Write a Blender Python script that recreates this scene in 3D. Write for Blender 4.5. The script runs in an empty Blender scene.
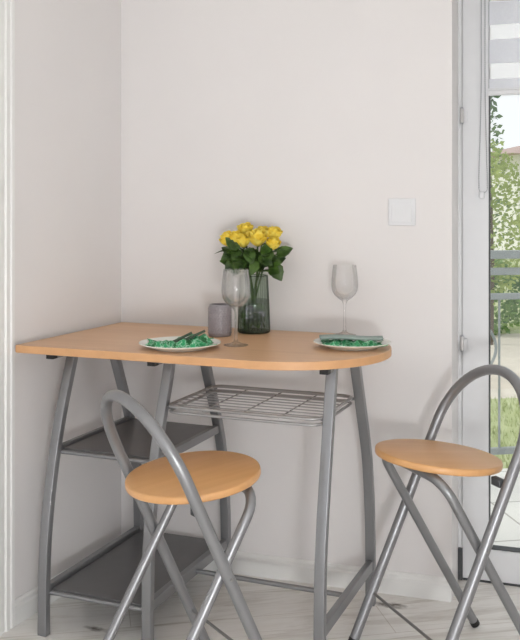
import bpy, bmesh, math, random
from mathutils import Vector, Matrix
random.seed(11)
C = bpy.context.scene.collection
PI = math.pi
R = math.radians

# ------------------------------------------------------------------ materials
def s2l(c):
    return tuple((v / 12.92 if v <= .04045 else ((v + .055) / 1.055) ** 2.4) for v in [x / 255 for x in c]) + (1,)

def base(name):
    m = bpy.data.materials.new(name); m.use_nodes = True
    nt = m.node_tree; b = nt.nodes['Principled BSDF']
    return m, nt, b

def N(nt, typ, **kw):
    n = nt.nodes.new(typ)
    for k, v in kw.items():
        if k.startswith('i_'):
            n.inputs[k[2:].replace('_', ' ')].default_value = v
        else:
            setattr(n, k, v)
    return n

def ramp(nt, stops):
    r = nt.nodes.new('ShaderNodeValToRGB')
    e = r.color_ramp.elements
    while len(e) < len(stops): e.new(.5)
    for q, (p, c) in zip(e, stops): q.position = p; q.color = c
    return r

def plain(name, rgb, rough=.5, metal=0., noise=.04, scale=20., bump=0., spec=.5):
    m, nt, b = base(name)
    tc = N(nt, 'ShaderNodeTexCoord'); nz = N(nt, 'ShaderNodeTexNoise', i_Scale=scale, i_Detail=4.)
    nt.links.new(tc.outputs['Object'], nz.inputs['Vector'])
    c = s2l(rgb)
    lo = tuple(v * (1 - noise) for v in c[:3]) + (1,); hi = tuple(min(1, v * (1 + noise)) for v in c[:3]) + (1,)
    r = ramp(nt, [(.3, lo), (.7, hi)])
    nt.links.new(nz.outputs['Fac'], r.inputs['Fac']); nt.links.new(r.outputs['Color'], b.inputs['Base Color'])
    b.inputs['Roughness'].default_value = rough; b.inputs['Metallic'].default_value = metal
    b.inputs['Specular IOR Level'].default_value = spec
    if bump:
        bp = N(nt, 'ShaderNodeBump', i_Strength=bump, i_Distance=.002)
        nt.links.new(nz.outputs['Fac'], bp.inputs['Height']); nt.links.new(bp.outputs['Normal'], b.inputs['Normal'])
    return m

def wood(name, c1, c2, rough=.42, rot=0., sc=1.):
    m, nt, b = base(name)
    tc = N(nt, 'ShaderNodeTexCoord'); mp = N(nt, 'ShaderNodeMapping')
    mp.inputs['Rotation'].default_value = (0, 0, rot); mp.inputs['Scale'].default_value = (3 * sc, 45 * sc, 20 * sc)
    nz = N(nt, 'ShaderNodeTexNoise', i_Scale=1., i_Detail=6., i_Roughness=.6, i_Distortion=.4)
    n2 = N(nt, 'ShaderNodeTexNoise', i_Scale=.35, i_Detail=3.)
    nt.links.new(tc.outputs['Object'], mp.inputs['Vector'])
    nt.links.new(mp.outputs['Vector'], nz.inputs['Vector']); nt.links.new(mp.outputs['Vector'], n2.inputs['Vector'])
    mx = N(nt, 'ShaderNodeMath', operation='ADD'); h = N(nt, 'ShaderNodeMath', operation='MULTIPLY'); h.inputs[1].default_value = .5
    nt.links.new(nz.outputs['Fac'], mx.inputs[0]); nt.links.new(n2.outputs['Fac'], mx.inputs[1]); nt.links.new(mx.outputs[0], h.inputs[0])
    r = ramp(nt, [(.35, s2l(c1)), (.65, s2l(c2))])
    nt.links.new(h.outputs[0], r.inputs['Fac']); nt.links.new(r.outputs['Color'], b.inputs['Base Color'])
    b.inputs['Roughness'].default_value = rough
    return m

def floor_mat():
    m, nt, b = base('pale_oak_laminate')
    tc = N(nt, 'ShaderNodeTexCoord'); mp = N(nt, 'ShaderNodeMapping'); mp.inputs['Rotation'].default_value = (0, 0, R(-33))
    nt.links.new(tc.outputs['Object'], mp.inputs['Vector'])
    br = N(nt, 'ShaderNodeTexBrick', offset=.37, i_Scale=1., i_Mortar_Size=.0016, i_Mortar_Smooth=.3, i_Bias=0., i_Brick_Width=1.25, i_Row_Height=.19)
    br.inputs['Color1'].default_value = s2l((230, 227, 222)); br.inputs['Color2'].default_value = s2l((240, 238, 234)); br.inputs['Mortar'].default_value = s2l((208, 202, 194))
    nt.links.new(mp.outputs['Vector'], br.inputs['Vector'])
    m2 = N(nt, 'ShaderNodeMapping'); m2.inputs['Scale'].default_value = (1.6, 14, 1)
    nt.links.new(mp.outputs['Vector'], m2.inputs['Vector'])
    nz = N(nt, 'ShaderNodeTexNoise', i_Scale=1.5, i_Detail=8., i_Roughness=.65, i_Distortion=.8)
    nt.links.new(m2.outputs['Vector'], nz.inputs['Vector'])
    g = ramp(nt, [(.3, (.66, .63, .59, 1)), (.52, (1, 1, 1, 1)), (.8, (.84, .82, .79, 1))])
    nt.links.new(nz.outputs['Fac'], g.inputs['Fac'])
    mul = N(nt, 'ShaderNodeMix', data_type='RGBA', blend_type='MULTIPLY'); mul.inputs['Factor'].default_value = 1.
    nt.links.new(br.outputs['Color'], mul.inputs['A']); nt.links.new(g.outputs['Color'], mul.inputs['B'])
    # knots of the wood
    out = mul.outputs['Result']
    for (kx, ky, rad) in ((0.217, -0.528, .02), (1.015, -0.031, .024), (0.990, -0.024, .018), (1.034, -0.015, .016)):
        cp = N(nt, 'ShaderNodeVectorMath', operation='SUBTRACT'); cp.inputs[1].default_value = (kx, ky, 0)
        nt.links.new(tc.outputs['Object'], cp.inputs[0])
        rt = N(nt, 'ShaderNodeMapping'); rt.inputs['Rotation'].default_value = (0, 0, R(-33)); rt.inputs['Scale'].default_value = (.55, 1.5, 1)
        nt.links.new(cp.outputs['Vector'], rt.inputs['Vector'])
        ln = N(nt, 'ShaderNodeVectorMath', operation='LENGTH'); nt.links.new(rt.outputs['Vector'], ln.inputs[0])
        wob = N(nt, 'ShaderNodeTexNoise', i_Scale=60., i_Detail=3.); nt.links.new(tc.outputs['Object'], wob.inputs['Vector'])
        ma = N(nt, 'ShaderNodeMath', operation='MULTIPLY_ADD'); ma.inputs[1].default_value = .03; nt.links.new(wob.outputs['Fac'], ma.inputs[0]); nt.links.new(ln.outputs['Value'], ma.inputs[2])
        mr = N(nt, 'ShaderNodeMapRange'); mr.inputs['From Min'].default_value = .017; mr.inputs['From Max'].default_value = rad + .021
        mr.inputs['To Min'].default_value = .88; mr.inputs['To Max'].default_value = 0
        nt.links.new(ma.outputs[0], mr.inputs['Value'])
        mk = N(nt, 'ShaderNodeMix', data_type='RGBA'); mk.inputs['B'].default_value = s2l((78, 66, 52))
        nt.links.new(mr.outputs['Result'], mk.inputs['Factor']); nt.links.new(out, mk.inputs['A']); out = mk.outputs['Result']
    nt.links.new(out, b.inputs['Base Color'])
    b.inputs['Roughness'].default_value = .42
    bp = N(nt, 'ShaderNodeBump', i_Strength=.15, i_Distance=.001, invert=True)
    nt.links.new(br.outputs['Fac'], bp.inputs['Height']); nt.links.new(bp.outputs['Normal'], b.inputs['Normal'])
    return m

def tile_mat():
    m, nt, b = base('pale_terrace_tiles')
    tc = N(nt, 'ShaderNodeTexCoord'); mp = N(nt, 'ShaderNodeMapping'); mp.inputs['Rotation'].default_value = (0, 0, R(-31.6))
    mp.inputs['Location'].default_value = (.17, .02, 0)
    nt.links.new(tc.outputs['Object'], mp.inputs['Vector'])
    br = N(nt, 'ShaderNodeTexBrick', offset=0., i_Scale=1., i_Mortar_Size=.005, i_Mortar_Smooth=.2, i_Brick_Width=.45, i_Row_Height=.45)
    br.inputs['Color1'].default_value = s2l((232, 230, 226)); br.inputs['Color2'].default_value = s2l((238, 236, 232)); br.inputs['Mortar'].default_value = s2l((176, 172, 166))
    nt.links.new(mp.outputs['Vector'], br.inputs['Vector']); nt.links.new(br.outputs['Color'], b.inputs['Base Color'])
    b.inputs['Roughness'].default_value = .6
    return m

def clear(name, tint, gloss_rough=.03, amount=1., refr=1.5, rimtint=None, tpow=None):
    """thin clear sheet or wall: see-through with a Fresnel gloss"""
    m = bpy.data.materials.new(name); m.use_nodes = True; nt = m.node_tree
    for n in list(nt.nodes): nt.nodes.remove(n)
    o = N(nt, 'ShaderNodeOutputMaterial'); t = N(nt, 'ShaderNodeBsdfTransparent'); g = N(nt, 'ShaderNodeBsdfGlossy')
    t.inputs['Color'].default_value = tint; g.inputs['Roughness'].default_value = gloss_rough
    f = N(nt, 'ShaderNodeLayerWeight', i_Blend=.5)                      # same on both faces of the wall
    pw = N(nt, 'ShaderNodeMath', operation='POWER'); pw.inputs[1].default_value = 3.5; nt.links.new(f.outputs['Facing'], pw.inputs[0])
    mu = N(nt, 'ShaderNodeMath', operation='MULTIPLY_ADD'); mu.inputs[1].default_value = .75 * amount; mu.inputs[2].default_value = ((refr - 1) / (refr + 1)) ** 2; nt.links.new(pw.outputs[0], mu.inputs[0])
    if rimtint:                                                         # a longer way through the wall at grazing angles absorbs more
        mc = N(nt, 'ShaderNodeMix', data_type='RGBA'); mc.inputs['A'].default_value = tint; mc.inputs['B'].default_value = rimtint
        pt = N(nt, 'ShaderNodeMath', operation='POWER'); pt.inputs[1].default_value = tpow or 3.5; nt.links.new(f.outputs['Facing'], pt.inputs[0])
        nt.links.new(pt.outputs[0], mc.inputs['Factor']); nt.links.new(mc.outputs['Result'], t.inputs['Color'])
    x = N(nt, 'ShaderNodeMixShader'); nt.links.new(mu.outputs[0], x.inputs[0]); nt.links.new(t.outputs[0], x.inputs[1]); nt.links.new(g.outputs[0], x.inputs[2])
    nt.links.new(x.outputs[0], o.inputs['Surface'])
    return m

def glass(name, col=(1, 1, 1, 1), ior=1.45, rough=0.):
    m, nt, b = base(name)
    b.inputs['Base Color'].default_value = col; b.inputs['Transmission Weight'].default_value = 1
    b.inputs['Roughness'].default_value = rough; b.inputs['IOR'].default_value = ior
    return m

def leaf_print():
    m, nt, b = base('green_leaf_print_paper')
    tc = N(nt, 'ShaderNodeTexCoord'); vo = N(nt, 'ShaderNodeTexVoronoi', i_Scale=42., feature='DISTANCE_TO_EDGE')
    mp = N(nt, 'ShaderNodeMapping'); mp.inputs['Scale'].default_value = (1.5, .42, 1.); mp.inputs['Rotation'].default_value = (0, 0, .7)
    nt.links.new(tc.outputs['Object'], mp.inputs['Vector']); nt.links.new(mp.outputs['Vector'], vo.inputs['Vector'])
    r = ramp(nt, [(.0, s2l((214, 236, 222))), (.03, s2l((190, 228, 206))), (.09, s2l((64, 178, 120))), (.5, s2l((18, 140, 80))), (.8, s2l((8, 84, 48)))])
    nt.links.new(vo.outputs['Distance'], r.inputs['Fac'])
    n2 = N(nt, 'ShaderNodeMath', operation='MULTIPLY'); n2.inputs[1].default_value = 1.25
    nt.links.new(vo.outputs['Distance'], n2.inputs[0]); nt.links.new(n2.outputs[0], r.inputs['Fac'])
    # leaves of the print differ in their green
    v2 = N(nt, 'ShaderNodeTexVoronoi', i_Scale=42.); nt.links.new(mp.outputs['Vector'], v2.inputs['Vector'])
    sc_ = N(nt, 'ShaderNodeSeparateColor'); nt.links.new(v2.outputs['Color'], sc_.inputs['Color'])
    r2 = ramp(nt, [(.2, s2l((120, 170, 140))), (.5, s2l((215, 230, 220))), (.85, s2l((255, 255, 255)))]); nt.links.new(sc_.outputs[0], r2.inputs['Fac'])
    mm = N(nt, 'ShaderNodeMix', data_type='RGBA', blend_type='MULTIPLY'); mm.inputs['Factor'].default_value = 1
    nt.links.new(r.outputs['Color'], mm.inputs['A']); nt.links.new(r2.outputs['Color'], mm.inputs['B'])
    wn = N(nt, 'ShaderNodeTexNoise', i_Scale=90., i_Detail=2.); nt.links.new(tc.outputs['Object'], wn.inputs['Vector'])
    va_ = N(nt, 'ShaderNodeVectorMath', operation='MULTIPLY_ADD'); va_.inputs[1].default_value = (.03, .03, .03); nt.links.new(wn.outputs['Color'], va_.inputs[0]); nt.links.new(tc.outputs['Object'], va_.inputs[2]); nt.links.new(va_.outputs['Vector'], mp.inputs['Vector'])
    nt.links.new(mm.outputs['Result'], b.inputs['Base Color']); b.inputs['Roughness'].default_value = .7
    return m

def leafy(name, c1, c2, rough=.5, trans=.25, scale=3.):
    m, nt, b = base(name)
    tc = N(nt, 'ShaderNodeTexCoord'); nz = N(nt, 'ShaderNodeTexNoise', i_Scale=scale, i_Detail=3.)
    nt.links.new(tc.outputs['Object'], nz.inputs['Vector'])
    r = ramp(nt, [(.35, s2l(c1)), (.65, s2l(c2))]); nt.links.new(nz.outputs['Fac'], r.inputs['Fac'])
    nt.links.new(r.outputs['Color'], b.inputs['Base Color']); b.inputs['Roughness'].default_value = rough
    if trans:
        tr = N(nt, 'ShaderNodeBsdfTranslucent'); nt.links.new(r.outputs['Color'], tr.inputs['Color'])
        x = N(nt, 'ShaderNodeMixShader'); x.inputs[0].default_value = trans
        nt.links.new(b.outputs[0], x.inputs[1]); nt.links.new(tr.outputs[0], x.inputs[2])
        nt.links.new(x.outputs[0], nt.nodes['Material Output'].inputs['Surface'])
    return m

M = dict(
    wall=plain('white_wall_paint', (229, 226, 225), .85, noise=.012, scale=3, bump=.02),
    ceil=plain('ceiling_paint', (238, 236, 232), .9, noise=.01),
    trimw=plain('white_gloss_trim', (235, 235, 233), .4, noise=.01),
    pvc=plain('white_pvc', (226, 227, 229), .35, noise=.01),
    seal=plain('dark_rubber', (72, 74, 76), .6), black=plain('black_plastic', (26, 26, 27), .45),
    hinge=plain('hinge_cover_grey', (206, 204, 203), .35, .1), floor=floor_mat(), tile=tile_mat(),
    beech=wood('beech_laminate', (208, 164, 124), (220, 178, 138), .36), beech2=wood('beech_seat_laminate', (206, 154, 100), (218, 168, 115), .36, .6),
    edge=plain('beech_edge_band', (206, 158, 112), .45, noise=.04),
    silver=plain('silver_grey_steel', (142, 143, 145), .34, .58, noise=.02), chrome=plain('satin_chrome', (150, 149, 148), .28, .8, noise=.02), rackm=plain('dull_rack_wire', (166, 165, 165), .3, .45, noise=.02),
    dark=plain('dark_grey_board', (94, 93, 94), .3, noise=.04), porcelain=plain('white_porcelain', (240, 240, 232), .18, noise=.01),
    napkin=leaf_print(), napkin_dark=plain('dark_green_paper', (64, 84, 66), .7, noise=.2, scale=60), napkin_grey=plain('grey_green_cloth', (150, 164, 158), .8, noise=.05, scale=200),
    pane=clear('window_glass', (.97, .985, .98, 1), .02, .6), wine=clear('clear_wine_glass', (.99, .992, .992, 1), .02, .45, 1.3, (.66, .68, .68, 1)),
    vase=clear('grey_green_vase_glass', (.73, .80, .73, 1), .06, .8, 1.4, (.12, .14, .13, 1), 1.3), water=clear('vase_water', (.78, .82, .79, 1), .05, .3, 1.33),
    tumbler=plain('grey_lilac_glass', (142, 136, 140), .28, noise=.08, scale=60),
    petal=leafy('yellow_petal', (255, 220, 58), (255, 236, 112), .6, .12, 40), rleaf=leafy('rose_leaf', (38, 62, 24), (80, 112, 42), .4, .15, 30), stem=leafy('rose_stem', (50, 76, 34), (84, 110, 52), .5, 0, 20),
    blind=leafy('grey_blind_fabric', (240, 241, 246), (244, 245, 249), .9, .5, 200), chain=plain('grey_bead_chain', (168, 170, 174), .4),
    rail=plain('grey_painted_railing', (150, 156, 156), .5, .1), render=plain('house_render', (236, 234, 228), .9), rooft=plain('roof_tile', (180, 156, 148), .8, noise=.1), windowd=plain('dark_window', (90, 98, 106), .2),
    grass=leafy('lawn_green', (168, 178, 128), (190, 197, 150), .9, 0, 2.), gravel=plain('pale_gravel', (206, 198, 184), .9, noise=.08, scale=4), bark=plain('bark', (104, 92, 78), .9, noise=.2),
    tleaf=leafy('tree_leaf', (138, 158, 86), (186, 198, 124), .6, .35, 2.), tleaf2=leafy('dark_tree_leaf', (96, 122, 88), (138, 160, 112), .6, .3, 2.), hleaf=leafy('hedge_leaf', (84, 122, 68), (138, 168, 96), .6, .3, 3.),
    lampg=plain('lamp_housing', (230, 230, 228), .5),
)
m_ = M['wine']; nt_ = m_.node_tree; o_ = [n for n in nt_.nodes if n.type == 'OUTPUT_MATERIAL'][0]; old = o_.inputs['Surface'].links[0].from_socket
g_ = N(nt_, 'ShaderNodeBsdfGlass'); g_.inputs['IOR'].default_value = 1.45; g_.inputs['Roughness'].default_value = 0
x_ = N(nt_, 'ShaderNodeMixShader'); x_.inputs[0].default_value = .32; nt_.links.new(old, x_.inputs[1]); nt_.links.new(g_.outputs[0], x_.inputs[2]); nt_.links.new(x_.outputs[0], o_.inputs['Surface'])
# sheer stripe of the blind: thin white voile that lets daylight through
def voile():
    m, nt, b = base('sheer_white_voile')
    b.inputs['Base Color'].default_value = (.95, .95, .95, 1); b.inputs['Roughness'].default_value = .9
    tr = N(nt, 'ShaderNodeBsdfTransparent'); wv = N(nt, 'ShaderNodeTexNoise', i_Scale=900.)
    x = N(nt, 'ShaderNodeMixShader'); mr = N(nt, 'ShaderNodeMapRange'); mr.inputs['To Min'].default_value = .45; mr.inputs['To Max'].default_value = .85
    nt.links.new(wv.outputs['Fac'], mr.inputs['Value']); nt.links.new(mr.outputs['Result'], x.inputs[0])
    nt.links.new(b.outputs[0], x.inputs[1]); nt.links.new(tr.outputs[0], x.inputs[2]); nt.links.new(x.outputs[0], nt.nodes['Material Output'].inputs['Surface'])
    return m
M['voile'] = voile()

# ------------------------------------------------------------------ mesh helpers
class MB:
    def __init__(s): s.v = []; s.f = []
    def add(s, vs, fs):
        o = len(s.v); s.v += [tuple(v) for v in vs]; s.f += [tuple(i + o for i in f) for f in fs]; return s
    def box(s, x0, x1, y0, y1, z0, z1):
        vs = [(x, y, z) for z in (z0, z1) for y in (y0, y1) for x in (x0, x1)]
        return s.add(vs, [(0, 2, 3, 1), (4, 5, 7, 6), (0, 1, 5, 4), (2, 6, 7, 3), (0, 4, 6, 2), (1, 3, 7, 5)])
    def tube(s, pts, r, n=12, closed=False, cap=True):
        P = [Vector(p) for p in pts]; m = len(P); rs = r if isinstance(r, (list, tuple)) else [r] * m
        T = []
        for i in range(m):
            a = P[(i - 1) % m] if (closed or i > 0) else P[i]; b = P[(i + 1) % m] if (closed or i < m - 1) else P[i]
            T.append((b - a).normalized())
        ref = Vector((0, 0, 1)) if abs(T[0].z) < .9 else Vector((1, 0, 0))
        nn = (ref - T[0] * ref.dot(T[0])).normalized(); vs = []
        for i in range(m):
            nn = (nn - T[i] * nn.dot(T[i])).normalized(); bb = T[i].cross(nn)
            for k in range(n):
                a = 2 * PI * k / n; vs.append(P[i] + (nn * math.cos(a) + bb * math.sin(a)) * rs[i])
        fs = [(i * n + k, i * n + (k + 1) % n, ((i + 1) % m) * n + (k + 1) % n, ((i + 1) % m) * n + k) for i in range(m if closed else m - 1) for k in range(n)]
        if cap and not closed:
            fs += [tuple(reversed(range(n))), tuple((m - 1) * n + k for k in range(n))]
        return s.add(vs, fs)
    def lathe(s, prof, n=40, flute=None):
        vs = []
        for j, (r, z) in enumerate(prof):
            for k in range(n):
                q = r if not flute else r * (1 + flute(j, k))
                vs.append((q * math.cos(2 * PI * k / n), q * math.sin(2 * PI * k / n), z))
        m = len(prof)
        fs = [(i * n + k, i * n + (k + 1) % n, (i + 1) * n + (k + 1) % n, (i + 1) * n + k) for i in range(m - 1) for k in range(n)]
        s.add(vs, fs); o = len(s.v) - m * n
        if prof[0][0] > 0: s.f.append(tuple(o + k for k in reversed(range(n))))
        if prof[-1][0] > 0: s.f.append(tuple(o + (m - 1) * n + k for k in range(n)))
        return s
    def prism(s, poly, z0, z1):
        n = len(poly); vs = [(x, y, z0) for x, y in poly] + [(x, y, z1) for x, y in poly]
        return s.add(vs, [tuple(reversed(range(n))), tuple(range(n, 2 * n))] + [(i, (i + 1) % n, n + (i + 1) % n, n + i) for i in range(n)])
    def grid(s, fn, nu, nv):
        vs = [fn(u / nu, v / nv) for v in range(nv + 1) for u in range(nu + 1)]
        return s.add(vs, [(j * (nu + 1) + i, j * (nu + 1) + i + 1, (j + 1) * (nu + 1) + i + 1, (j + 1) * (nu + 1) + i) for j in range(nv) for i in range(nu)])
    def build(s, name, mat, parent=None, smooth=None, bevel=0, thick=0, seg=3, loc=None):
        me = bpy.data.meshes.new(name); me.from_pydata(s.v, [], s.f); me.update()
        bm = bmesh.new(); bm.from_mesh(me); bmesh.ops.remove_doubles(bm, verts=bm.verts, dist=1e-6)
        if not thick: bmesh.ops.recalc_face_normals(bm, faces=bm.faces)
        bm.to_mesh(me); bm.free()
        mats = mat if isinstance(mat, (list, tuple)) else [mat]
        for q in mats: me.materials.append(q)
        ob = bpy.data.objects.new(name, me); C.objects.link(ob)
        if parent: ob.parent = parent
        if loc: ob.location = loc
        if smooth is not None:
            me.polygons.foreach_set('use_smooth', [True] * len(me.polygons))
            try: me.set_sharp_from_angle(angle=R(smooth))
            except Exception: pass
        if bevel:
            b = ob.modifiers.new('bevel', 'BEVEL'); b.width = bevel; b.segments = seg; b.limit_method = 'ANGLE'; b.angle_limit = R(40)
        if thick:
            t = ob.modifiers.new('solid', 'SOLIDIFY'); t.thickness = thick; t.offset = 0
        return ob

def tag(o, label=None, cat=None, group=None, kind=None):
    if label: o['label'] = label
    if cat: o['category'] = cat
    if group: o['group'] = group
    if kind: o['kind'] = kind
    return o
def empty(name, loc=(0, 0, 0), rz=0, label=None, cat=None, group=None, kind=None):
    o = bpy.data.objects.new(name, None); C.objects.link(o); o.empty_display_size = .05
    o.location = loc; o.rotation_euler = (0, 0, rz); return tag(o, label, cat, group, kind)
def copy_tree(o, parent=None):
    c = o.copy(); C.objects.link(c)
    if parent: c.parent = parent
    for ch in list(o.children): copy_tree(ch, c)
    return c
def round_rect(x0, x1, y0, y1, r, n=6):
    out = []
    for cx, cy, a0 in ((x1 - r, y1 - r, 0), (x0 + r, y1 - r, 90), (x0 + r, y0 + r, 180), (x1 - r, y0 + r, 270)):
        out += [(cx + r * math.cos(R(a0 + 90 * k / n)), cy + r * math.sin(R(a0 + 90 * k / n))) for k in range(n + 1)]
    return out

# ------------------------------------------------------------------ the room
PHI = math.atan(.0645); WL = -.010; CEIL = 2.55; LPHI = R(-2.6)
def wallspace(o): o.location = (0, .006, 0); o.rotation_euler = (0, 0, PHI); return o   # s along the back wall, t outward through it
O0, O1, OH = 1.194, 2.12, 2.16      # door opening
MB().box(WL - .45, 2.85, -4.6, .34, -.1, 0).build('floor', M['floor']); tag(bpy.data.objects['floor'], kind='structure')
def leftspace(o): o.rotation_euler = (0, 0, LPHI); return o    # the left wall is not quite square to the back wall
tag(leftspace(MB().box(WL - .25, WL, -4.4, .03, 0, CEIL).build('wall_left', M['wall'])), kind='structure')
b = MB().box(-.25, O0, 0, .25, 0, CEIL).box(O0, O1, 0, .25, OH, CEIL).box(O1, 2.95, 0, .25, 0, CEIL)
tag(wallspace(b.build('wall_back', M['wall'])), kind='structure')
tag(MB().box(2.7, 2.85, -4.2, .17, 0, CEIL).build('wall_right', M['wall']), kind='structure')
tag(MB().box(WL - .45, 2.9, -4.4, .45, CEIL, CEIL + .12).build('ceiling', M['ceil']), kind='structure')
# skirting: board with a stepped moulded top
def skirt(l):   # profile (depth from wall, z)
    return [(0, 0), (.013, 0), (.013, .052), (.009, .058), (.009, .067), (.004, .074), (0, .075)]
def extr(prof, a, b, f):
    n = len(prof); m = MB(); vs = [f(a, *p) for p in prof] + [f(b, *p) for p in prof]
    return m.add(vs, [tuple(range(n)), tuple(reversed(range(n, 2 * n)))] + [(i, (i + 1) % n, n + (i + 1) % n, n + i) for i in range(n)])
o = extr(skirt(0), -.015, O0 - .002, lambda s, d, z: (s, -d, z)).build('baseboard_back', M['trimw']); tag(wallspace(o), kind='structure')
o = extr(skirt(0), -.605, -.006, lambda s, d, z: (WL + d, s, z)).build('baseboard_left', M['trimw']); tag(leftspace(o), kind='structure')
# moulded door casing on the left wall
cas = [(0, 0), (0, .011), (.004, .015), (.016, .015), (.02, .010), (.026, .010), (.03, .016), (.042, .016), (.046, .011), (.06, .011), (.066, .017), (.085, .017), (.09, .010), (.09, 0)]
o = extr(cas, 0, 2.12, lambda z, a, d: (WL + d, -.606 - a, z)).build('trim_1', M['trimw']); tag(leftspace(o), kind='structure')

# ------------------------------------------------------------------ balcony door
door = wallspace(empty('door_1', kind='structure'))
def dpart(mb, name, mat, **k): return mb.build(name, mat, door, **k)
T0 = .185
dpart(MB().box(O0, O0 + .012, T0, .25, .001, OH).box(O1 - .04, O1, T0, .25, .001, OH).box(O0 + .012, O1 - .04, T0, .25, OH - .05, OH), 'door_frame', M['pvc'])
S0, S1, SB, ST = O0 + .0145, O1 - .045, .006, OH - .055
G0, G1, GB, GT = S0 + .088, S1 - .09, .112, ST - .08
sash = MB().box(S0, G0, T0 + .005, .245, SB, ST).box(G1, S1, T0 + .005, .245, SB, ST).box(G0, G1, T0 + .005, .245, SB, GB).box(G0, G1, T0 + .005, .245, GT, ST)
sash = dpart(sash, 'sash', M['pvc'])
seal = MB(); q = .0035
seal.box(G0, G0 + q, T0 + .012, .235, GB, GT).box(G1 - q, G1, T0 + .012, .235, GB, GT).box(G0 + q, G1 - q, T0 + .012, .235, GB, GB + q).box(G0 + q, G1 - q, T0 + .012, .235, GT - q, GT)
seal.build('glazing_seal', M['seal'], sash)
MB().box(G0 + q, G1 - q, .214, .220, GB + q, GT - q).build('glass_pane', M['pane'], sash)
dpart(MB().box(O0 + .017, O1, .184, .24, .0005, .005), 'threshold_seal', M['seal'])
dpart(MB().box(O0 + .001, O0 + .016, T0 - .016, T0 - .001, .005, .112), 'draught_strip', M['seal'])
dpart(MB().box(O0 + .0122, S0 - .0002, T0 + .012, .245, .006, ST), 'gap_gasket', M['hinge'])
for z in (1.61, .821):
    h = MB().tube([(S0 - .001, T0 - .007, z - .024), (S0 - .001, T0 - .007, z + .024)], .006, 14)
    hg = dpart(h, 'hinge', M['hinge'], smooth=40)
    MB().tube([(S0 - .001, T0 - .007, z + .0245), (S0 - .001, T0 - .007, z + .029)], [.0062, .004], 14).tube([(S0 - .001, T0 - .007, z - .029), (S0 - .001, T0 - .007, z - .0245)], [.004, .0062], 14).build('hinge_cap', M['chain'], hg, smooth=40)
    MB().box(S0 - .002, S0 + .016, T0 - .003, T0 + .004, z - .022, z + .016).build('hinge_plate', M['pvc'], hg, bevel=.001)

# day and night blind hung on the sash
bl = wallspace(empty('roller_blind', label='grey and white striped day-night roller blind on the glazed door', cat='blind'))
B0, B1, TB = G0 + .003, G1 - .003, T0 - .006
fab = MB(); she = MB()
edges = [1.698, 1.732, 1.785, 1.867, 1.918, 1.998, 2.049, 2.076]
for i in range(len(edges) - 1):
    z0, z1 = edges[i], edges[i + 1]
    (fab if i % 2 == 0 else she).box(B0, B1, TB - .0006, TB + .0006, z0, z1)
fab.build('opaque_stripes', M['blind'], bl)
she.build('sheer_stripes', M['voile'], bl)
MB().tube([(B0 - .002, TB, 1.685), (B1 + .002, TB, 1.685)], .0105, 16).box(B0 - .002, B1 + .002, TB - .003, TB + .003, 1.687, 1.700).build('bottom_bar', M['pvc'], bl, smooth=40)
MB().box(B0 - .03, B1 + .02, T0 - .05, T0 + .003, 2.072, 2.13).build('cassette', M['pvc'], bl, bevel=.006)
ch = MB(); cx = G0 - .017; pts = []
zl = 1.352; hw = .0075
sp_ = lambda z: .0062 + .0078 * max(0, min(1, (1.75 - z) / .35)) ** 1.5      # the two runs hang a little apart at the bottom
for z in [2.08 - .03 * k for k in range(25)]: pts.append((cx - sp_(z), T0 - .012, z))
for a in range(0, 181, 20): pts.append((cx - .014 * math.cos(R(a)), T0 - .012, zl + .004 - .014 * math.sin(R(a))))
for z in [1.36 + .03 * k for k in range(25)]: pts.append((cx + sp_(z), T0 - .012, z))
ch.tube(pts, .0011, 6)
co = ch.build('bead_chain', M['chain'], bl, smooth=60)
bead = MB(); zb = 1.36
while zb < 2.08:
    for sx in (-1, 1): bead.lathe([(.0002, -.0022), (.0021, -.001), (.0021, .001), (.0002, .0022)], 8); bead.v[-32:] = [(x + cx + sx * sp_(zb), y + T0 - .012, z + zb) for x, y, z in bead.v[-32:]]
    zb += .0065
bd = bead.build('beads', M['chain'], co, smooth=60); bd['kind'] = 'stuff'
MB().box(cx - .012, cx + .004, T0 - .016, T0 + .004, 1.322, 1.346).build('chain_holder', M['pvc'], bl, bevel=.003)

# ------------------------------------------------------------------ light switch
sw = wallspace(empty('light_switch')); tag(sw, 'square white light switch on the wall between wine glass and door', 'light switch')
SX = 1.03; SZ = 1.2765
MB().box(SX - .0455, SX + .0455, -.008, 0, SZ - .0455, SZ + .0455).build('cover_plate', M['pvc'], sw, bevel=.003)
MB().add([(SX - .034, -.007, SZ + .035), (SX + .034, -.007, SZ + .035), (SX + .034, -.007, SZ - .034), (SX - .034, -.007, SZ - .034),
          (SX - .034, -.0095, SZ + .035), (SX + .034, -.0095, SZ + .035), (SX + .034, -.0145, SZ - .034), (SX - .034, -.0145, SZ - .034)],
         [(0, 1, 2, 3), (7, 6, 5, 4), (0, 4, 5, 1), (1, 5, 6, 2), (2, 6, 7, 3), (3, 7, 4, 0)]).build('rocker', M['pvc'], sw, bevel=.0015)

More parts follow.
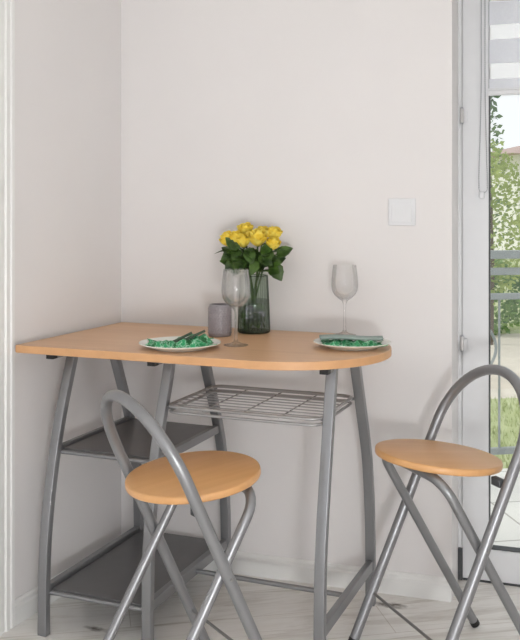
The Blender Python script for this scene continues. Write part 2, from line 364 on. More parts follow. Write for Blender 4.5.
# ------------------------------------------------------------------ breakfast bar table
TX, TY = .0, .0
tb = empty('bar_table', (.55, -.31, 0), 0, 'beech-topped bar table on silver bowed legs, rounded at one end', 'table')
def tp(mb, name, mat, par=None, **k):
    mb.v = [(x - .55, y + .31, z) for x, y, z in mb.v] if par is None or par.get('_abs') is None else mb.v
    return mb.build(name, mat, par or tb, **k)
TOP, TH = .87, .024
rad = .311; pcx = .765
outl = [(-.001, -.0), (-.004, -.003), (-.012, -.619), (-.009, -.622)] + [(pcx + rad * math.sin(R(a)), -rad - rad * math.cos(R(a))) for a in range(0, 181, 4)]
top = tp(MB().prism(outl, TOP - TH, TOP), 'tabletop', M['beech'], bevel=.0025, smooth=30, seg=2)
band = MB(); n = len(outl)
def off(poly, d):
    out = []
    for i in range(len(poly)):
        a = Vector(poly[i - 1]); b_ = Vector(poly[i]); c = Vector(poly[(i + 1) % len(poly)])
        t = ((b_ - a).normalized() + (c - b_).normalized()).normalized(); nrm = Vector((t.y, -t.x)); out.append(tuple(b_ + nrm * d))
    return out
ob2 = off(outl, .0008)
vs = [(x, y, TOP - TH + .002) for x, y in ob2] + [(x, y, TOP - .0018) for x, y in ob2] + [(x, y, TOP - .0018) for x, y in outl] + [(x, y, TOP - TH + .002) for x, y in outl]
fs = []
for i in range(n):
    j = (i + 1) % n
    for a_ in range(4): c_ = (a_ + 1) % 4; fs.append((a_ * n + i, a_ * n + j, c_ * n + j, c_ * n + i))
eb = MB().add(vs, fs); eb.v = [(x - .55, y + .31, z) for x, y, z in eb.v]; eb.build('edge_band', M['edge'], top, smooth=30)

prof_f = [(.8425, -.455), (.80, -.472), (.75, -.490), (.69, -.514), (.615, -.540), (.507, -.569), (.40, -.592), (.27, -.611), (.15, -.617), (.0, -.618)]
prof_m = [(.8425, -.452), (.80, -.463), (.75, -.479), (.69, -.504), (.615, -.531), (.507, -.558), (.40, -.577), (.27, -.591), (.15, -.595), (.0, -.595)]
prof_r = [(.8425, -.452), (.80, -.462), (.75, -.474), (.64, -.497), (.533, -.520), (.405, -.546), (.302, -.560), (.166, -.567), (.08, -.567), (.0, -.566)]
prof_b = [(.8425, -.232), (.80, -.215), (.765, -.200), (.675, -.160), (.57, -.113), (.48, -.078), (.345, -.054), (.24, -.043), (.12, -.040), (.0, -.040)]
def interp(pr, z):
    for (z1, y1), (z0, y0) in zip(pr, pr[1:]):
        if z0 <= z <= z1: return y0 + (y1 - y0) * (z - z0) / (z1 - z0)
    return pr[-1][1]
def smooth_prof(pr, n=26):
    zs = [pr[0][0] * (1 - k / n) for k in range(n + 1)]
    ys = [interp(pr, z) for z in zs]
    for _ in range(2): ys = [ys[0]] + [(ys[i - 1] + 2 * ys[i] + ys[i + 1]) / 4 for i in range(1, n)] + [ys[-1]]
    return list(zip(zs, ys))
def leg(X, pr):
    P = smooth_prof(pr); m = MB(); sec = round_rect(-.015, .015, -.0125, .0125, .0025, 3); k = len(sec); vs = []
    for i, (z, y) in enumerate(P):
        a = P[max(0, i - 1)]; b_ = P[min(len(P) - 1, i + 1)]
        t = Vector((b_[1] - a[1], b_[0] - a[0])).normalized()      # (dy,dz)
        nr = Vector((t.y, -t.x))                                   # normal in the yz plane
        if i in (0, len(P) - 1): nr = Vector((-1, 0))
        for (sx, sy) in sec: vs.append((X + sx, y + nr.x * sy, z + nr.y * sy))
    fs = [(i * k + q, i * k + (q + 1) % k, (i + 1) * k + (q + 1) % k, (i + 1) * k + q) for i in range(len(P) - 1) for q in range(k)]
    fs += [tuple(range(k)), tuple((len(P) - 1) * k + q for q in range(k))]
    return m.add(vs, fs)
TR = (.09, .434, .950)
FP = {.09: prof_f, .434: prof_m, .950: prof_r}
for X in TR:
    for pr in (FP[X], prof_b):
        l = tp(leg(X, pr), 'leg', M['silver'], smooth=40)
        y0 = pr[-1][1]
        g = MB().box(X - .0145, X + .0145, y0 - .012, y0 + .012, 0, .008); g.v = [(x - .55, y + .31, z) for x, y, z in g.v]
    # flat rail under the top with black plastic end caps, and brace between the feet
    RX, RF = {.09: (.092, -.592), .434: (.440, -.588), .950: (.949, -.53)}[X]
    rl = tp(MB().box(RX - .011, RX + .011, RF + .0252, -.13, .828, .8428), 'top_rail', M['silver'], bevel=.002)
    for y0, y1 in ((RF, RF + .025), (-.1298, -.105)):
        cpm = MB().box(RX - .013, RX + .013, y0, y1, .828, .8428); cpm.v = [(x - .55, y + .31, z) for x, y, z in cpm.v]
        cpm.build('end_cap', M['black'], rl, bevel=.002)
    tp(MB().box(X - .0105, X + .0105, interp(FP[X], .135) + .0125, -.053, .112, .146), 'foot_brace', M['silver'], bevel=.003)
# shelves
def shelf(z, name):
    yf, yb = interp(prof_f, z), interp(prof_b, z)
    yf += .012; s_ = MB().box(TR[0] + .0165, TR[1] - .0165, yf + .009, yb - .004, z - .007, z + .007)
    s_.v = [(x - .55, y + .31, zz) for x, y, zz in s_.v]
    so = s_.build('shelf', M['dark'], tb, bevel=.001)
    rd = MB().tube([(TR[0] + .0152, yf + .003, z - .004), (TR[1] - .0152, yf + .003, z - .004)], .0065, 14)
    rd.v = [(x - .55, y + .31, zz) for x, y, zz in rd.v]; rd.build('front_rod', M['silver'], so, smooth=40)
    rd = MB().tube([(TR[0] + .0152, yb + .002, z - .004), (TR[1] - .0152, yb + .002, z - .004)], .0065, 14)
    rd.v = [(x - .55, y + .31, zz) for x, y, zz in rd.v]; rd.build('rear_rod', M['silver'], so, smooth=40)
    return so
s1 = shelf(.127, 'low'); s2 = shelf(.540, 'mid')
for X, sgn in ((TR[0], 1), (TR[1], -1)):
    tp(MB().box(X - .008, X + .008, interp(FP[X], .540) + .0135, interp(prof_b, .540) - .0135, .527, .554), 'shelf_side_rail', M['silver'], bevel=.002)

# wire rack
zr = .700
rack = MB(); yf, yb = interp(prof_m, zr) - .022, interp(prof_b, zr) - .004
xa, xb = TR[1] + .021, TR[2] - .018
loop = round_rect(xa, xb, yf, yb, .035, 6)
rack.tube([(x, y, zr) for x, y in loop], .005, 10, closed=True)
loop2 = round_rect(xa + .001, xb - .001, yf + .001, yb - .001, .035, 6)
rack.tube([(x, y, zr - .017) for x, y in loop2], .0045, 10, closed=True)
rk = tp(rack, 'wire_rack', M['rackm'], smooth=40)
for k in range(9):
    y = yf + .012 + (yb - yf - .02) * (k + .5) / 9
    w = MB().tube([(xa, y, zr + .001), (xb, y, zr + .001)], .0017, 8); w.v = [(x - .55, yy + .31, z) for x, yy, z in w.v]; w.build('rack_wire', M['rackm'], rk, smooth=40)
for k in range(3):
    x0 = xa + (xb - xa) * (k + 1) / 4
    w = MB().tube([(x0, yf, zr - .004), (x0, yb, zr - .004)], .0024, 8); w.v = [(x - .55, y + .31, z) for x, y, z in w.v]; w.build('rack_crossbar', M['rackm'], rk, smooth=40)
for X, sg in ((TR[1], 1), (TR[2], -1)):
    for y in (interp(FP[X], zr), interp(prof_b, zr)):
        w = MB().tube([(X + sg * .0145, y, zr - .008), (X + sg * .028, y + (.012 if y < -.3 else -.012), zr - .008)], .005, 8); w.v = [(x - .55, yy + .31, z) for x, yy, z in w.v]
        w.build('rack_clip', M['silver'], rk, smooth=40)
# low stretcher between the middle and the outer trestle
tp(MB().tube([(TR[1] + .0107, -.293, .125), (TR[2] - .0107, -.293, .125)], .0075, 14), 'stretcher', M['silver'], smooth=40)

# ------------------------------------------------------------------ folding stools
A_, XF, XT, CB, BT, BB, ZR = .203, .176, -.098, .170, .086, -.235, .145
hx = lambda z: XF + (XT - XF) * z / .6
bx = lambda z: BB + (BT - BB) * z / .55
HR, BR = .0150, .0132
def make_stool():
    st = empty('folding_stool')
    # hoop: two straight tubes joined by a round arch in their own sloping plane
    zt = .834; dl = math.hypot(1, (XT - XF) / .6); za = zt - HR - A_ / dl
    pts = [(hx(z), -A_, z) for z in [.010 + (za - .010) * k / 8 for k in range(9)]]
    for a in range(8, 180, 8):
        z = za + A_ * math.sin(R(a)) / dl; pts.append((hx(z), -A_ * math.cos(R(a)), z))
    pts += [(x, A_, z) for x, y, z in reversed(pts[:9])]
    hoop = MB().tube(pts, HR, 16).build('backrest_hoop', M['silver'], st, smooth=40)
    for s in (-1, 1):
        MB().tube([(hx(.0065) , s * A_, .0065), (hx(.017), s * A_, .017)], HR + .0008, 16).build('foot_cap', M['black'], hoop, smooth=40)
    # inner frame: inverted U under the seat
    zt2 = .5862 - BR; rr = .06; pts = []
    db = math.hypot(1, (BT - BB) / .55)
    for z in [.010 + (zt2 - rr / db - .010) * k / 6 for k in range(7)]: pts.append((bx(z), -CB, z))
    for a in range(15, 91, 15):
        z = zt2 - rr / db + rr * math.sin(R(a)) / db; pts.append((bx(z), -CB + rr * (1 - math.cos(R(a))), z))
    pts += [(x, -y, z) for x, y, z in reversed(pts)]
    inner = MB().tube(pts, BR, 16).build('inner_frame', M['silver'], st, smooth=40)
    for s in (-1, 1):
        MB().tube([(bx(.0065), s * CB, .0065), (bx(.020), s * CB, .020)], BR + .0008, 16).build('foot_cap', M['black'], inner, smooth=40)
    # seat
    prof = [(.0, -.0205), (.171, -.0205), (.1755, -.0185), (.177, -.015), (.177, -.006), (.1755, -.002), (.171, -.0003), (0, 0)]
    seat = MB().lathe([(max(r, 1e-5), z) for r, z in prof], 72).build('seat', M['beech2'], st, smooth=50); seat.location = (.008, 0, .6); seat.rotation_euler = (0, R(-5.7), 0)   # the seat slopes back a little
    for s in (-1, 1):
        zp = .563
        MB().box(hx(zp) + .001, hx(zp) + .019, min(s * .148, s * .187), max(s * .148, s * .187), .545, .5675).build('seat_bracket', M['seal'], st, bevel=.003)
        zc = .395
        MB().tube([(hx(zc), s * (CB + BR - .004), zc), (hx(zc), s * (A_ + HR + .003), zc)], .004, 12).build('pivot_bolt', M['chrome'], st, smooth=40)
    MB().tube([(hx(ZR), -A_ + HR - .002, ZR), (hx(ZR), A_ - HR + .002, ZR)], .0042, 10).build('foot_rod', M['chrome'], st, smooth=40)
    return st
stl = make_stool(); stl.location = (.671, -.797, 0); stl.rotation_euler = (0, 0, R(54.7))
tag(stl, 'round-seated folding stool in front of the table, overlapping its black shelves', 'stool', 'folding stools')
st2 = copy_tree(stl); st2.location = (1.239, -.358, 0); st2.rotation_euler = (0, 0, R(223))
tag(st2, 'round-seated folding stool at the rounded table end by the glazed door', 'stool', 'folding stools')

# ------------------------------------------------------------------ plates and napkins
def plate(loc, label):
    p = empty('dinner_plate', loc, 0, label, 'plate', 'dinner plates')
    pr = [(1e-5, .003), (.07, .003), (.074, 0), (.079, 0), (.082, .0035), (.100, .0095), (.1215, .0165), (.1225, .0180), (.1210, .0190), (.100, .0125), (.083, .0072), (.072, .0058), (1e-5, .0055)]
    MB().lathe(pr, 72).build('plate_body', M['porcelain'], p, smooth=50)
    return p
plate((.486, -.492, TOP), 'white dinner plate on the straight half of the table')
plate((.958, -.282, TOP), 'white dinner plate on the rounded end of the table').scale = (.95, .95, 1)
# left napkin: leaf print, folded and fanned into ridges, lying in the plate
CR = Vector((math.cos(R(22)), math.sin(R(22)), 0)); CF = Vector((-math.sin(R(22)), math.cos(R(22)), 0))
def napkin(loc, rz, name, label, w, d, amp, waves, seed, rise=0):
    rnd = random.Random(seed); ph = [rnd.uniform(0, 6) for _ in range(6)]
    root = empty(name, loc, rz, label, 'napkin', 'leaf print napkins')
    def fn(u, v):
        x = (u - .5) * w; y = (v - .5) * d
        t = u * waves + .35 * math.sin(5 * v + ph[0])
        ridge = abs(((t) % 1) * 2 - 1)
        edge = min(1, 6 * min(u, 1 - u)) * min(1, 5 * min(v, 1 - v))
        z = .006 + edge * (amp * (.35 + .65 * ridge) + .004 * math.sin(9 * v + ph[1] + 6 * u)) + rise * max(0, u - .35) * edge
        rr = math.hypot(x, y)
        z = max(z, .0068 + max(0, rr - .083) * .32)
        return (x + .008 * math.sin(7 * v + ph[2]), y + .010 * math.sin(6 * u + ph[3]) * (1 - .4 * u), z)
    MB().grid(fn, 60, 36).build('printed_sheet', M['napkin'], root, thick=.0012, smooth=60)
    return root
n1 = napkin((.486, -.492, TOP + .0008), R(28), 'folded_napkin', 'fanned green leaf-print napkin with dark folds on the straight-side plate', .20, .145, .016, 5, 3, .03)
fd = MB()
for (x0, y0, x1, y1, zz) in ((-.02, -.012, .035, .028, .026), (.015, -.006, .075, .030, .031)):
    a = Vector((x0, y0, zz - .008)); b_ = Vector((x1, y1, zz + .012)); sd = Vector((-(b_ - a).y, (b_ - a).x, 0)).normalized()
    fd.grid(lambda u, v, a=a, b_=b_, sd=sd: tuple(a.lerp(b_, u) + sd * (v - .5) * .016 * (1 - .5 * u) + Vector((0, 0, .006 * math.sin(PI * v)))), 8, 6)
fd.build('dark_folds', M['napkin_dark'], n1, thick=.0014, smooth=60)
n1.children[-1]['label'] = 'dark green turned-up folds'
n2 = napkin((.958, -.282, TOP + .0008), R(20), 'folded_napkin', 'green leaf-print napkin under a grey folded band on the rounded-end plate', .188, .14, .013, 5, 8, .0)
bm_ = MB().grid(lambda u, v: ((u - .5) * .19 - .002, .018 + (v - .5) * .045 + .008 * (1 - u), .0235 + .006 * math.sin(PI * v) + .002 * math.sin(6 * u) + (.006 if u > .93 else 0) * 0), 30, 8)
gb = bm_.build('grey_band', M['napkin_grey'], n2, thick=.006, smooth=60); gb['label'] = 'grey-green folded cloth band'

# ------------------------------------------------------------------ wine glasses
def wine_glass(loc, label):
    g = empty('wine_glass', loc, 0, label, 'wine glass', 'wine glasses')
    H = .232
    outer = [(1e-5, 0), (.034, 0), (.0375, .0012), (.0375, .0022), (.030, .0042), (.016, .0075), (.0075, .0125), (.0048, .022), (.0042, .05), (.0042, .085), (.0052, .104), (.010, .114), (.022, .122), (.034, .133), (.0415, .147), (.0442, .163), (.0438, .180), (.0420, .200), (.0395, .220), (.0378, H)]
    inner = [(.0366, H), (.0383, .220), (.0408, .200), (.0426, .180), (.0430, .163), (.0403, .148), (.033, .1355), (.021, .1252), (.009, .1195), (1e-5, .118)]
    MB().lathe(outer + inner, 48).build('glass_body', M['wine'], g, smooth=70)
    return g
wine_glass((.620, -.381, TOP + .0002), 'clear stemmed wine glass standing in front of the rose vase')
wine_glass((.862, -.040, TOP + .0002), 'clear stemmed wine glass behind the rounded-end plate, near the bare wall')

# ------------------------------------------------------------------ dotted grey tumbler
tu = empty('candle_tumbler', (.485, -.203, TOP + .0002), 0, 'grey lilac tumbler with raised dots beside the rose vase', 'candle holder')
tp_ = [(1e-5, 0), (.034, 0), (.0372, .003), (.0378, .012)] + [(.0378, .012 + .006 * k) for k in range(1, 14)] + [(.0365, .098), (.0335, .1035), (.030, .1045), (.0285, .103), (.0315, .098), (.034, .088), (.034, .010), (1e-5, .007)]
MB().lathe(tp_, 48).build('tumbler_body', M['tumbler'], tu, smooth=50)
dots = MB()
for j in range(11):
    for k in range(26):
        a = 2 * PI * (k + .5 * (j % 2)) / 26; z = .012 + j * .0078
        c = Vector((.0376 * math.cos(a), .0376 * math.sin(a), z)); e1 = Vector((-math.sin(a), math.cos(a), 0)); e2 = Vector((0, 0, 1)); e3 = Vector((math.cos(a), math.sin(a), 0))
        vs = [c + e3 * .0019] + [c + (e1 * math.cos(t) + e2 * math.sin(t)) * .0022 + e3 * .0012 for t in [PI * i / 4 for i in range(8)]] + [c + (e1 * math.cos(t) + e2 * math.sin(t)) * .0031 - e3 * .0003 for t in [PI * i / 4 for i in range(8)]]
        dots.add(vs, [(0, 1 + i, 1 + (i + 1) % 8) for i in range(8)] + [(1 + i, 9 + i, 9 + (i + 1) % 8, 1 + (i + 1) % 8) for i in range(8)])
dots.build('raised_dots', M['tumbler'], tu, smooth=60)['kind'] = 'stuff'

# ------------------------------------------------------------------ vase of roses
VX, VY = .556, -.082
va = empty('glass_vase', (VX, VY, TOP + .0002), 0, 'ribbed grey-green glass vase holding yellow roses', 'vase')
VH = .192; nfl = 20; nk = nfl * 8
fl = lambda j, k: .09 * (abs(math.sin(PI * nfl * k / nk)) - .6)
op = [(.050, 0), (.0535, .004)] + [(.0538 - .0075 * (z / VH) ** 1.3, z) for z in [.015 + (VH - .015) * i / 8 for i in range(9)]]
m_ = MB().lathe(op, nk, flute=fl); m_.f = [f for f in m_.f if len(f) == 4]
m_.lathe([(1e-5, .0), (.050, 0)], nk)
m_.build('ribbed_wall', M['vase'], va, smooth=60)
rim = MB().tube([(.0462 * math.cos(2 * PI * k / 48), .0462 * math.sin(2 * PI * k / 48), VH) for k in range(48)], .0018, 8, closed=True)
rim.build('rim', M['vase'], va, smooth=60)
ib = MB().lathe([(1e-5, .010), (.047, .010), (.0485, .013), (.0475, .095), (.0465, .112), (1e-5, .112)], 40)
ib.build('water', M['water'], va, smooth=50)
MB().lathe([(1e-5, .001), (.0495, .001), (.0505, .004), (.0495, .009), (1e-5, .009)], 40).build('thick_base', M['vase'], va, smooth=50)

def leaf_mesh(m, org, dirv, up, L, W, curl=.2, fold=.25):
    d = Vector(dirv).normalized(); u = Vector(up); sd = d.cross(u).normalized(); u = sd.cross(d).normalized()
    def fn(a, b_):
        wv = W * (math.sin(PI * b_ ** .8) ** .9) * (a - .5); zz = abs(a - .5) * 2
        ser = 1 + .06 * math.sin(b_ * 50)
        return tuple(Vector(org) + d * (L * b_) + sd * wv * ser + u * (fold * zz * abs(wv) - curl * L * b_ * b_))
    m.grid(fn, 6, 12)
def bloom(m, scale, seed, openness=1.):
    rnd = random.Random(seed); k = 0
    for ring, (n_, r0, h, out, tw) in enumerate(((3, .0045, .038, -.2, 1.3), (4, .0085, .040, -.05, 1.2), (5, .0130, .039, .06, 1.1), (5, .0165, .034, .22, 1.05))):
        for q in range(n_):
            th = 2 * PI * q / n_ + ring * .7 + rnd.uniform(-.2, .2); hh = h * rnd.uniform(.92, 1.08); o_ = out * openness * rnd.uniform(.7, 1.3)
            def fn(a, b_, th=th, hh=hh, o_=o_, r0=r0, tw=tw):
                wid = tw * (.35 + .65 * math.sin(PI * min(1, .12 + .62 * b_))) * (1 - .35 * max(0, b_ - .75) / .25 * (2 * abs(a - .5)) ** 2)
                an = th + (a - .5) * 2 * wid
                rb = r0 * (.35 + .95 * math.sin(PI * .5 * min(1, b_ * 1.5))) + o_ * .016 * max(0, b_ - .45) ** 1.4 * 3
                z = hh * b_ - .006 * o_ * max(0, b_ - .7) * 8 - .004 * (2 * abs(a - .5)) ** 2 * b_
                return (rb * math.cos(an) * scale, rb * math.sin(an) * scale, z * scale)
            m.grid(fn, 8, 8)
# heads: sideways and depth offset from the vase axis (m), height above the table, label
dep = lambda a, b_: CR * a + CF * b_
heads = [(a * .87 + .004, d, h - .006, s_, l) for a, d, h, s_, l in [(-.096, -.012, .312, 1.10, 'yellow rose at the outer edge of the bunch nearest the room corner'),
         (-.036, .018, .343, 1.05, 'tallest yellow rose standing up from the back of the bunch'),
         (-.043, -.030, .308, 1.05, 'yellow rose on the bunch front, just under the tallest rose'),
         (.010, -.034, .313, 1.32, 'broad orange-yellow rose, front and centre of the bunch'),
         (.066, .004, .330, 1.10, 'upper yellow rose on the side of the bunch toward the light switch'),
         (.062, -.034, .300, 1.0, 'lower yellow rose on the side of the bunch toward the light switch'),
         (.028, .030, .333, 1.0, 'yellow rose at the back between the broad front rose and upper light-switch-side rose'),
         (-.071, -.028, .317, 1.0, 'yellow rose beside the outermost rose on the corner side of the bunch')]]
rose_objs = []
for i, (a, d_, hz, sc_, lab) in enumerate(heads):
    off_ = dep(a, d_)
    ang = math.atan2(off_.y, off_.x); rimr = min(.034, off_.length * .38)
    foot = Vector((-.028 * math.cos(ang), -.028 * math.sin(ang), .016 + .002 * i)) + Vector((.010 * math.cos(2.4 * i), .010 * math.sin(2.4 * i), 0))
    rimp = Vector((rimr * math.cos(ang), rimr * math.sin(ang), VH + .004)) + Vector((.006 * math.cos(2.4 * i), .006 * math.sin(2.4 * i), 0))
    tip = Vector((off_.x, off_.y, hz - .013))
    ro = empty('rose', (VX, VY, TOP), 0, lab, 'rose', 'yellow roses in the vase'); rose_objs.append(ro)
    pts = []
    for k in range(13):
        t = k / 12
        if t < .5: p = foot.lerp(rimp, t * 2)
        else:
            q2 = (t - .5) * 2; mid = rimp + (rimp - foot).normalized() * .05
            p = rimp * (1 - q2) ** 2 + mid * 2 * q2 * (1 - q2) + tip * q2 * q2
        pts.append(p)
    MB().tube(pts, .003, 8).build('stem', M['stem'], ro, smooth=50)
    bmb = MB(); bloom(bmb, sc_ * 1.06, i, .9 if i != 3 else 1.3)
    bo = bmb.build('bloom', M['petal'], ro, thick=.0007, smooth=70); bo.location = tip
    dr = (pts[-1] - pts[-3]).normalized(); bo.rotation_euler = Vector((0, 0, 1)).rotation_difference((dr + Vector((0, 0, .8)) + CF * -.35).normalized()).to_euler()
    sp = MB().lathe([(1e-5, -.004), (.005, -.003), (.0085, .002), (.0075, .007), (.004, .008)], 12)
    so_ = sp.build('calyx', M['rleaf'], ro, smooth=60); so_.location = tip; so_.rotation_euler = bo.rotation_euler
    rnd = random.Random(50 + i)
    for k in range(9):
        t = rnd.uniform(.54, .93); ii = int(t * 12); p = pts[ii].lerp(pts[ii + 1], t * 12 - ii)
        az = ang + rnd.uniform(-1.4, 1.4); lm = MB(); lf = Vector((math.cos(az), math.sin(az), rnd.uniform(-.15, .7)))
        if (CF.dot(lf)) > .2: lf -= CF * 1.1 * CF.dot(lf)
        leaf_mesh(lm, p, lf, (0, 0, 1), rnd.uniform(.044, .066), rnd.uniform(.032, .042), rnd.uniform(.05, .3))
        lm.build('leaf', M['rleaf'], ro, thick=.0005, smooth=70)
def extra_leaf(i, a, d_, hz, da, dd, dz, L, W, curl=.1, up=(0, 0, 1)):
    ro = rose_objs[i]; p = dep(a, d_) + Vector((0, 0, hz)); m = MB()
    leaf_mesh(m, p, dep(da, dd) + Vector((0, 0, dz)), up, L, W, curl)
    m.build('leaf', M['rleaf'], ro, thick=.0005, smooth=70)
    s_ = MB().tube([dep(a * .45, d_ * .5) + Vector((0, 0, hz - .01)), p + (dep(da, dd) + Vector((0, 0, dz))).normalized() * .01], .0012, 6); s_.build('leaf_stalk', M['stem'], ro)
tow = -CF * 1.0 + Vector((0, 0, .5))
extra_leaf(4, .075, -.02, .262, 1, -.15, .42, .062, .040, .0, tow)
extra_leaf(5, .058, -.03, .236, .55, -.2, -.9, .070, .052, .1, tow)
extra_leaf(0, -.064, -.02, .236, -1, -.1, .12, .052, .032, .0, tow)
extra_leaf(0, -.066, -.015, .262, -.8, -.1, .5, .05, .036, .05, tow)
extra_leaf(2, -.025, -.045, .238, -.5, -.3, -.15, .055, .038, .1, tow)
extra_leaf(3, .018, -.05, .262, .5, -.4, -.35, .062, .042, .1, tow)
extra_leaf(3, .01, -.05, .246, -.2, -.35, -.5, .058, .036, .1, tow)
extra_leaf(7, -.05, -.03, .282, -.2, -.4, -.6, .058, .04, .1, tow)
extra_leaf(5, .05, -.04, .285, -.1, -.4, -.6, .060, .042, .1, tow)
extra_leaf(2, -.02, -.05, .285, .2, -.4, -.7, .058, .042, .1, tow)
rg_ = random.Random(77)
for i in range(26):
    a = rg_.uniform(-.075, .075); zz = rg_.uniform(.205, .285); lim = .02 + .65 * (zz - .2) + .02
    a = max(-lim, min(lim, a))
    extra_leaf(i % 8, a, rg_.uniform(-.05, .0), zz, a * 12 + rg_.uniform(-.5, .5), rg_.uniform(-.5, -.1), rg_.uniform(-.5, .7), rg_.uniform(.042, .058), rg_.uniform(.032, .042), rg_.uniform(0, .2), tow)
# leaves and stem ends standing in the water
for i, (x, y, z, az) in enumerate(((-.03, -.03, .075, 3.9), (.034, -.03, .07, 5.3), (0, -.036, .05, 4.7), (.03, .02, .06, 1.), (-.02, .03, .08, 2.), (.012, -.034, .10, 5.), (-.012, -.034, .035, 4.2), (-.018, -.022, .055, 3.4), (.02, -.024, .045, 5.6), (.004, -.03, .085, 4.5), (-.026, -.01, .09, 3.0), (.028, -.008, .10, .2))):
    m = MB(); leaf_mesh(m, (x * .5, y * .5, z), (math.cos(az) * .5, math.sin(az) * .5, -.5), tow, .036, .028, .1)
    m.build('leaf', M['rleaf'], rose_objs[i % 8], thick=.0005, smooth=70)

# ------------------------------------------------------------------ outside
G = R(31.6); ux = Vector((math.cos(G), math.sin(G), 0)); uy = Vector((-math.sin(G), math.cos(G), 0))
RP = Vector((1.108, 1.634, 0))
ua, ub = RP + uy * .12 - ux * 1.75, RP + uy * .12 + ux * 4.2
wo = lambda s: (s * math.cos(PHI) - .26 * math.sin(PHI), .006 + s * math.sin(PHI) + .262 * math.cos(PHI))
tag(MB().prism([wo(-.6), wo(5.5), (ub.x, ub.y), (ua.x, ua.y)], -.20, -.02).build('terrace', M['tile']), kind='structure')
def strip(d0, d1, z, name, mat):
    a, b_ = RP + uy * d0, RP + uy * d1
    P = [a - ux * 25, a + ux * 40, b_ + ux * 40, b_ - ux * 25]
    return tag(MB().prism([(p.x, p.y) for p in P], z - .1, z).build(name, mat), kind='structure')
strip(.13, 2.1, -.1, 'lawn', M['grass']); strip(2.1, 5.4, -.1, 'gravel_path', M['gravel']); strip(5.4, 60, -.1, 'meadow', M['grass'])
gb_ = MB(); rg = random.Random(5)
for _ in range(6000):
    p = RP + uy * rg.uniform(.2, 2.08) + ux * rg.uniform(-.6, 2.4); h_ = rg.uniform(.02, .05); a = rg.uniform(0, 6.3); d_ = Vector((math.cos(a), math.sin(a), 0)) * .004
    l_ = Vector((rg.uniform(-.015, .015), rg.uniform(-.015, .015), h_)); p.z = -.1
    gb_.add([p - d_, p + d_, p + l_], [(0, 1, 2)])
tag(gb_.build('grass_blades', M['grass']), 'short light green lawn grass beyond the terrace railing', 'grass', kind='stuff')
# railing
rl = empty('terrace_railing', (RP.x, RP.y, -.02), G, 'grey metal terrace railing with scrolls outside the glazed door', 'railing')
for (z0, z1, w_) in ((1.065, 1.105, .05), (.985, 1.02, .03), (.865, .895, .03), (.108, .14, .03)):
    MB().box(-1.6, 3.2, -w_ / 2, w_ / 2, z0, z1).build('rail', M['rail'], rl, bevel=.004)
for k in range(-9, 19):
    x = .038 + k * .17
    MB().tube([(x, 0, .13), (x, 0, .87)], .006, 10).build('baluster', M['rail'], rl, smooth=40)
for k in range(-4, 9):
    x = -.132 + .34 * k
    pts = []
    for t in range(0, 41):
        q = t / 40; pts.append((x + .148 * math.sin(PI * q * 1.0) ** .8 if 0 < q < 1 else x, -.012, .45 + .36 * q))
    # scroll ends curl inward
    e = pts[-1]; pts += [(e[0] - .03 * math.sin(R(a)), -.012, e[2] + .03 - .03 * math.cos(R(a)) ) for a in range(20, 300, 20)]
    MB().tube(pts, .008, 8).build('scroll', M['rail'], rl, smooth=60)
for x in (-1.6, -.85, .9, 2.4, 3.2):
    MB().box(x - .02, x + .02, -.02, .02, 0, 1.07).build('post', M['rail'], rl, bevel=.003)
# trees and shrubs
def tree(name, x, y, h, rad_, mat, label, cat, n, trunk=True, z0=.0, cone=0., seed=1, group=None, ls=.09):
    rn = random.Random(seed); t = empty(name, (x, y, -.1), 0, label, cat, group)
    m = MB()
    for _ in range(n):
        q = rn.random() ** .8; zc = z0 + (h - z0) * q
        rr = rad_ * ((1 - q) if cone else math.sqrt(max(.02, 1 - (2 * q - 1) ** 2))) * (.35 + .65 * math.sqrt(rn.random())) + .03
        a = rn.uniform(0, 2 * PI); p = Vector((rr * math.cos(a), rr * math.sin(a), zc + rn.uniform(-.1, .1)))
        d_ = Vector((rn.uniform(-1, 1), rn.uniform(-1, 1), rn.uniform(-.7, .5))).normalized(); s_ = d_.orthogonal().normalized()
        s_ = (s_ + d_.cross(s_) * rn.uniform(-1, 1)).normalized(); L = ls * rn.uniform(.6, 1.3)
        m.add([p, p + d_ * L * .5 + s_ * L * .3, p + d_ * L, p + d_ * L * .5 - s_ * L * .3], [(0, 1, 2, 3)])
    m.build('foliage', mat, t)
    if trunk:
        MB().tube([(0, 0, 0), (.02, .01, h * .4), (0, .02, h * .85)], [.06 * h / 3, .045 * h / 3, .012], 10).build('trunk', M['bark'], t, smooth=50)
    return t
def at(r, d):    # right / forward of the doorway view line, metres
    p = Vector((1.731, -2.935, 0)) + CR * r + CF * d; return p.x, p.y
tree('sapling', *at(2.36, 9.4), 2.0, .36, M['tleaf'], 'young light green tree close behind the terrace railing', 'tree', 2000, z0=.5, seed=2, ls=.06)
tree('spruce', *at(3.9, 15.6), 3.5, .6, M['tleaf2'], 'thin pale conifer standing behind the young tree', 'tree', 420, z0=.7, cone=1, seed=4, ls=.12)
tree('leafy_tree', *at(4.4, 13.2), 1.75, .6, M['tleaf'], 'low bushy tree beside the far house', 'tree', 1400, z0=.3, seed=6, ls=.11)
tree('shrub', *at(2.55, 10.4), .8, .5, M['hleaf'], 'dark green shrub at the end of the gravel path', 'shrub', 1500, trunk=False, z0=.02, seed=8, ls=.08)
tree('shrub', *at(3.85, 11.1), .9, .6, M['hleaf'], 'rounded green shrub further along the gravel path', 'shrub', 1500, trunk=False, z0=.02, seed=9, ls=.08)
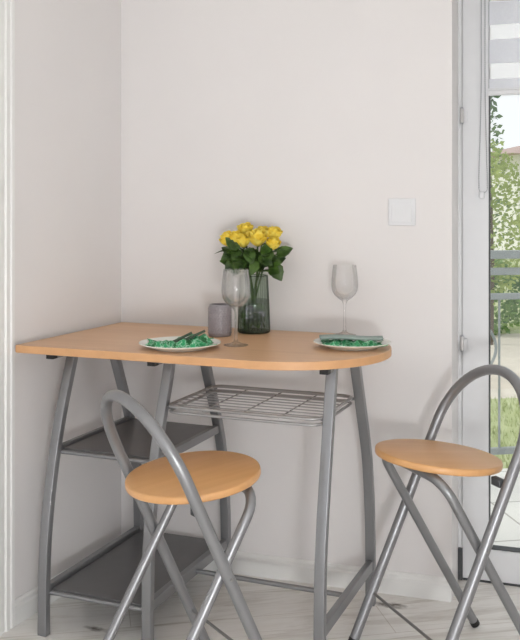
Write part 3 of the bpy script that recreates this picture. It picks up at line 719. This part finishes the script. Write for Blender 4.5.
# distant house
hp = at(9.94, 26.5); hs = empty('house', (hp[0], hp[1], -.1), G, 'distant pale house with a reddish tiled roof', 'house')
MB().box(-2.6, 4, 0, 5, 0, 2.98).build('house_walls', M['render'], hs)
MB().add([(-3.1, -.5, 2.97), (4.6, -.5, 2.97), (4.6, 5.5, 2.97), (-3.1, 5.5, 2.97), (-.2, 2.5, 3.65), (2.0, 2.5, 3.65)], [(0, 1, 5, 4), (1, 2, 5), (2, 3, 4, 5), (3, 0, 4), (3, 2, 1, 0)]).build('roof', M['rooft'], hs)
for x in (-1.4, .6, 2.4): MB().box(x, x + .8, -.03, .02, 1.1, 2.1).build('window', M['windowd'], hs)

# ------------------------------------------------------------------ light
lamp = empty('added_fill_lamp', (2.15, -3.3, 0), 0, 'added fill light shaped as a white globe on a stand, unseen behind the viewpoint', 'fill light')  # unseen globe light added behind the camera to fill the room
MB().lathe([(1e-5, 0), (.15, 0), (.15, .012), (.14, .018), (.02, .022), (1e-5, .022)], 40).build('base', M['silver'], lamp, smooth=40)
MB().tube([(0, 0, .022), (0, 0, .60)], .011, 14).build('pole', M['silver'], lamp, smooth=40)
MB().lathe([(1e-5, .595), (.03, .595), (.035, .61), (.035, .63), (1e-5, .63)], 24).build('socket', M['silver'], lamp, smooth=40)
FILL_POWER = 120.
gl = bpy.data.materials.new('fill_globe_glow'); gl.use_nodes = True; nt_ = gl.node_tree; b_ = nt_.nodes['Principled BSDF']
b_.inputs['Base Color'].default_value = (.9, .9, .9, 1); b_.inputs['Emission Color'].default_value = (.97, .985, 1, 1); b_.inputs['Emission Strength'].default_value = FILL_POWER / (4 * PI * PI * .16 ** 2)
gb2 = MB().lathe([(max(1e-5, .16 * math.sin(PI * k / 24)), 0.775 - .16 * math.cos(PI * k / 24)) for k in range(25)], 40).build('fill_globe', gl, lamp, smooth=80)
w = bpy.data.worlds.new('bright_overcast'); bpy.context.scene.world = w; w.use_nodes = True
bg = w.node_tree.nodes['Background']; bg.inputs['Color'].default_value = (.97, .98, 1, 1); bg.inputs['Strength'].default_value = 1.4
bg.inputs['Color'].default_value = (.97, .98, 1, 1)

sl = bpy.data.lights.new('hazy_sun', 'SUN'); sl.energy = 1.6; sl.angle = R(12); sl.color = (1, .97, .90)
so2 = bpy.data.objects.new('hazy_sun', sl); C.objects.link(so2); so2.location = (-6, 1, 8)
so2.rotation_euler = Vector((.80, .26, -.72)).to_track_quat('-Z', 'Y').to_euler()

# ------------------------------------------------------------------ camera
cd = bpy.data.cameras.new('camera'); co_ = bpy.data.objects.new('camera', cd); C.objects.link(co_)
co_.location = (1.731, -2.935, 1.283); co_.rotation_euler = (R(90), 0, R(22))
cd.sensor_width = 36; cd.lens = 914 / 640 * 36; cd.shift_y = -110 / 640; cd.clip_start = .05; cd.clip_end = 200
sc = bpy.context.scene; sc.camera = co_
sc.view_settings.view_transform = 'Standard'; sc.view_settings.look = 'None'; sc.view_settings.gamma = 1; sc.view_settings.use_curve_mapping = False
sc.view_settings.exposure = -.38
try:
    sc.cycles.max_bounces = 14; sc.cycles.transparent_max_bounces = 24; sc.cycles.transmission_bounces = 12
except Exception: pass
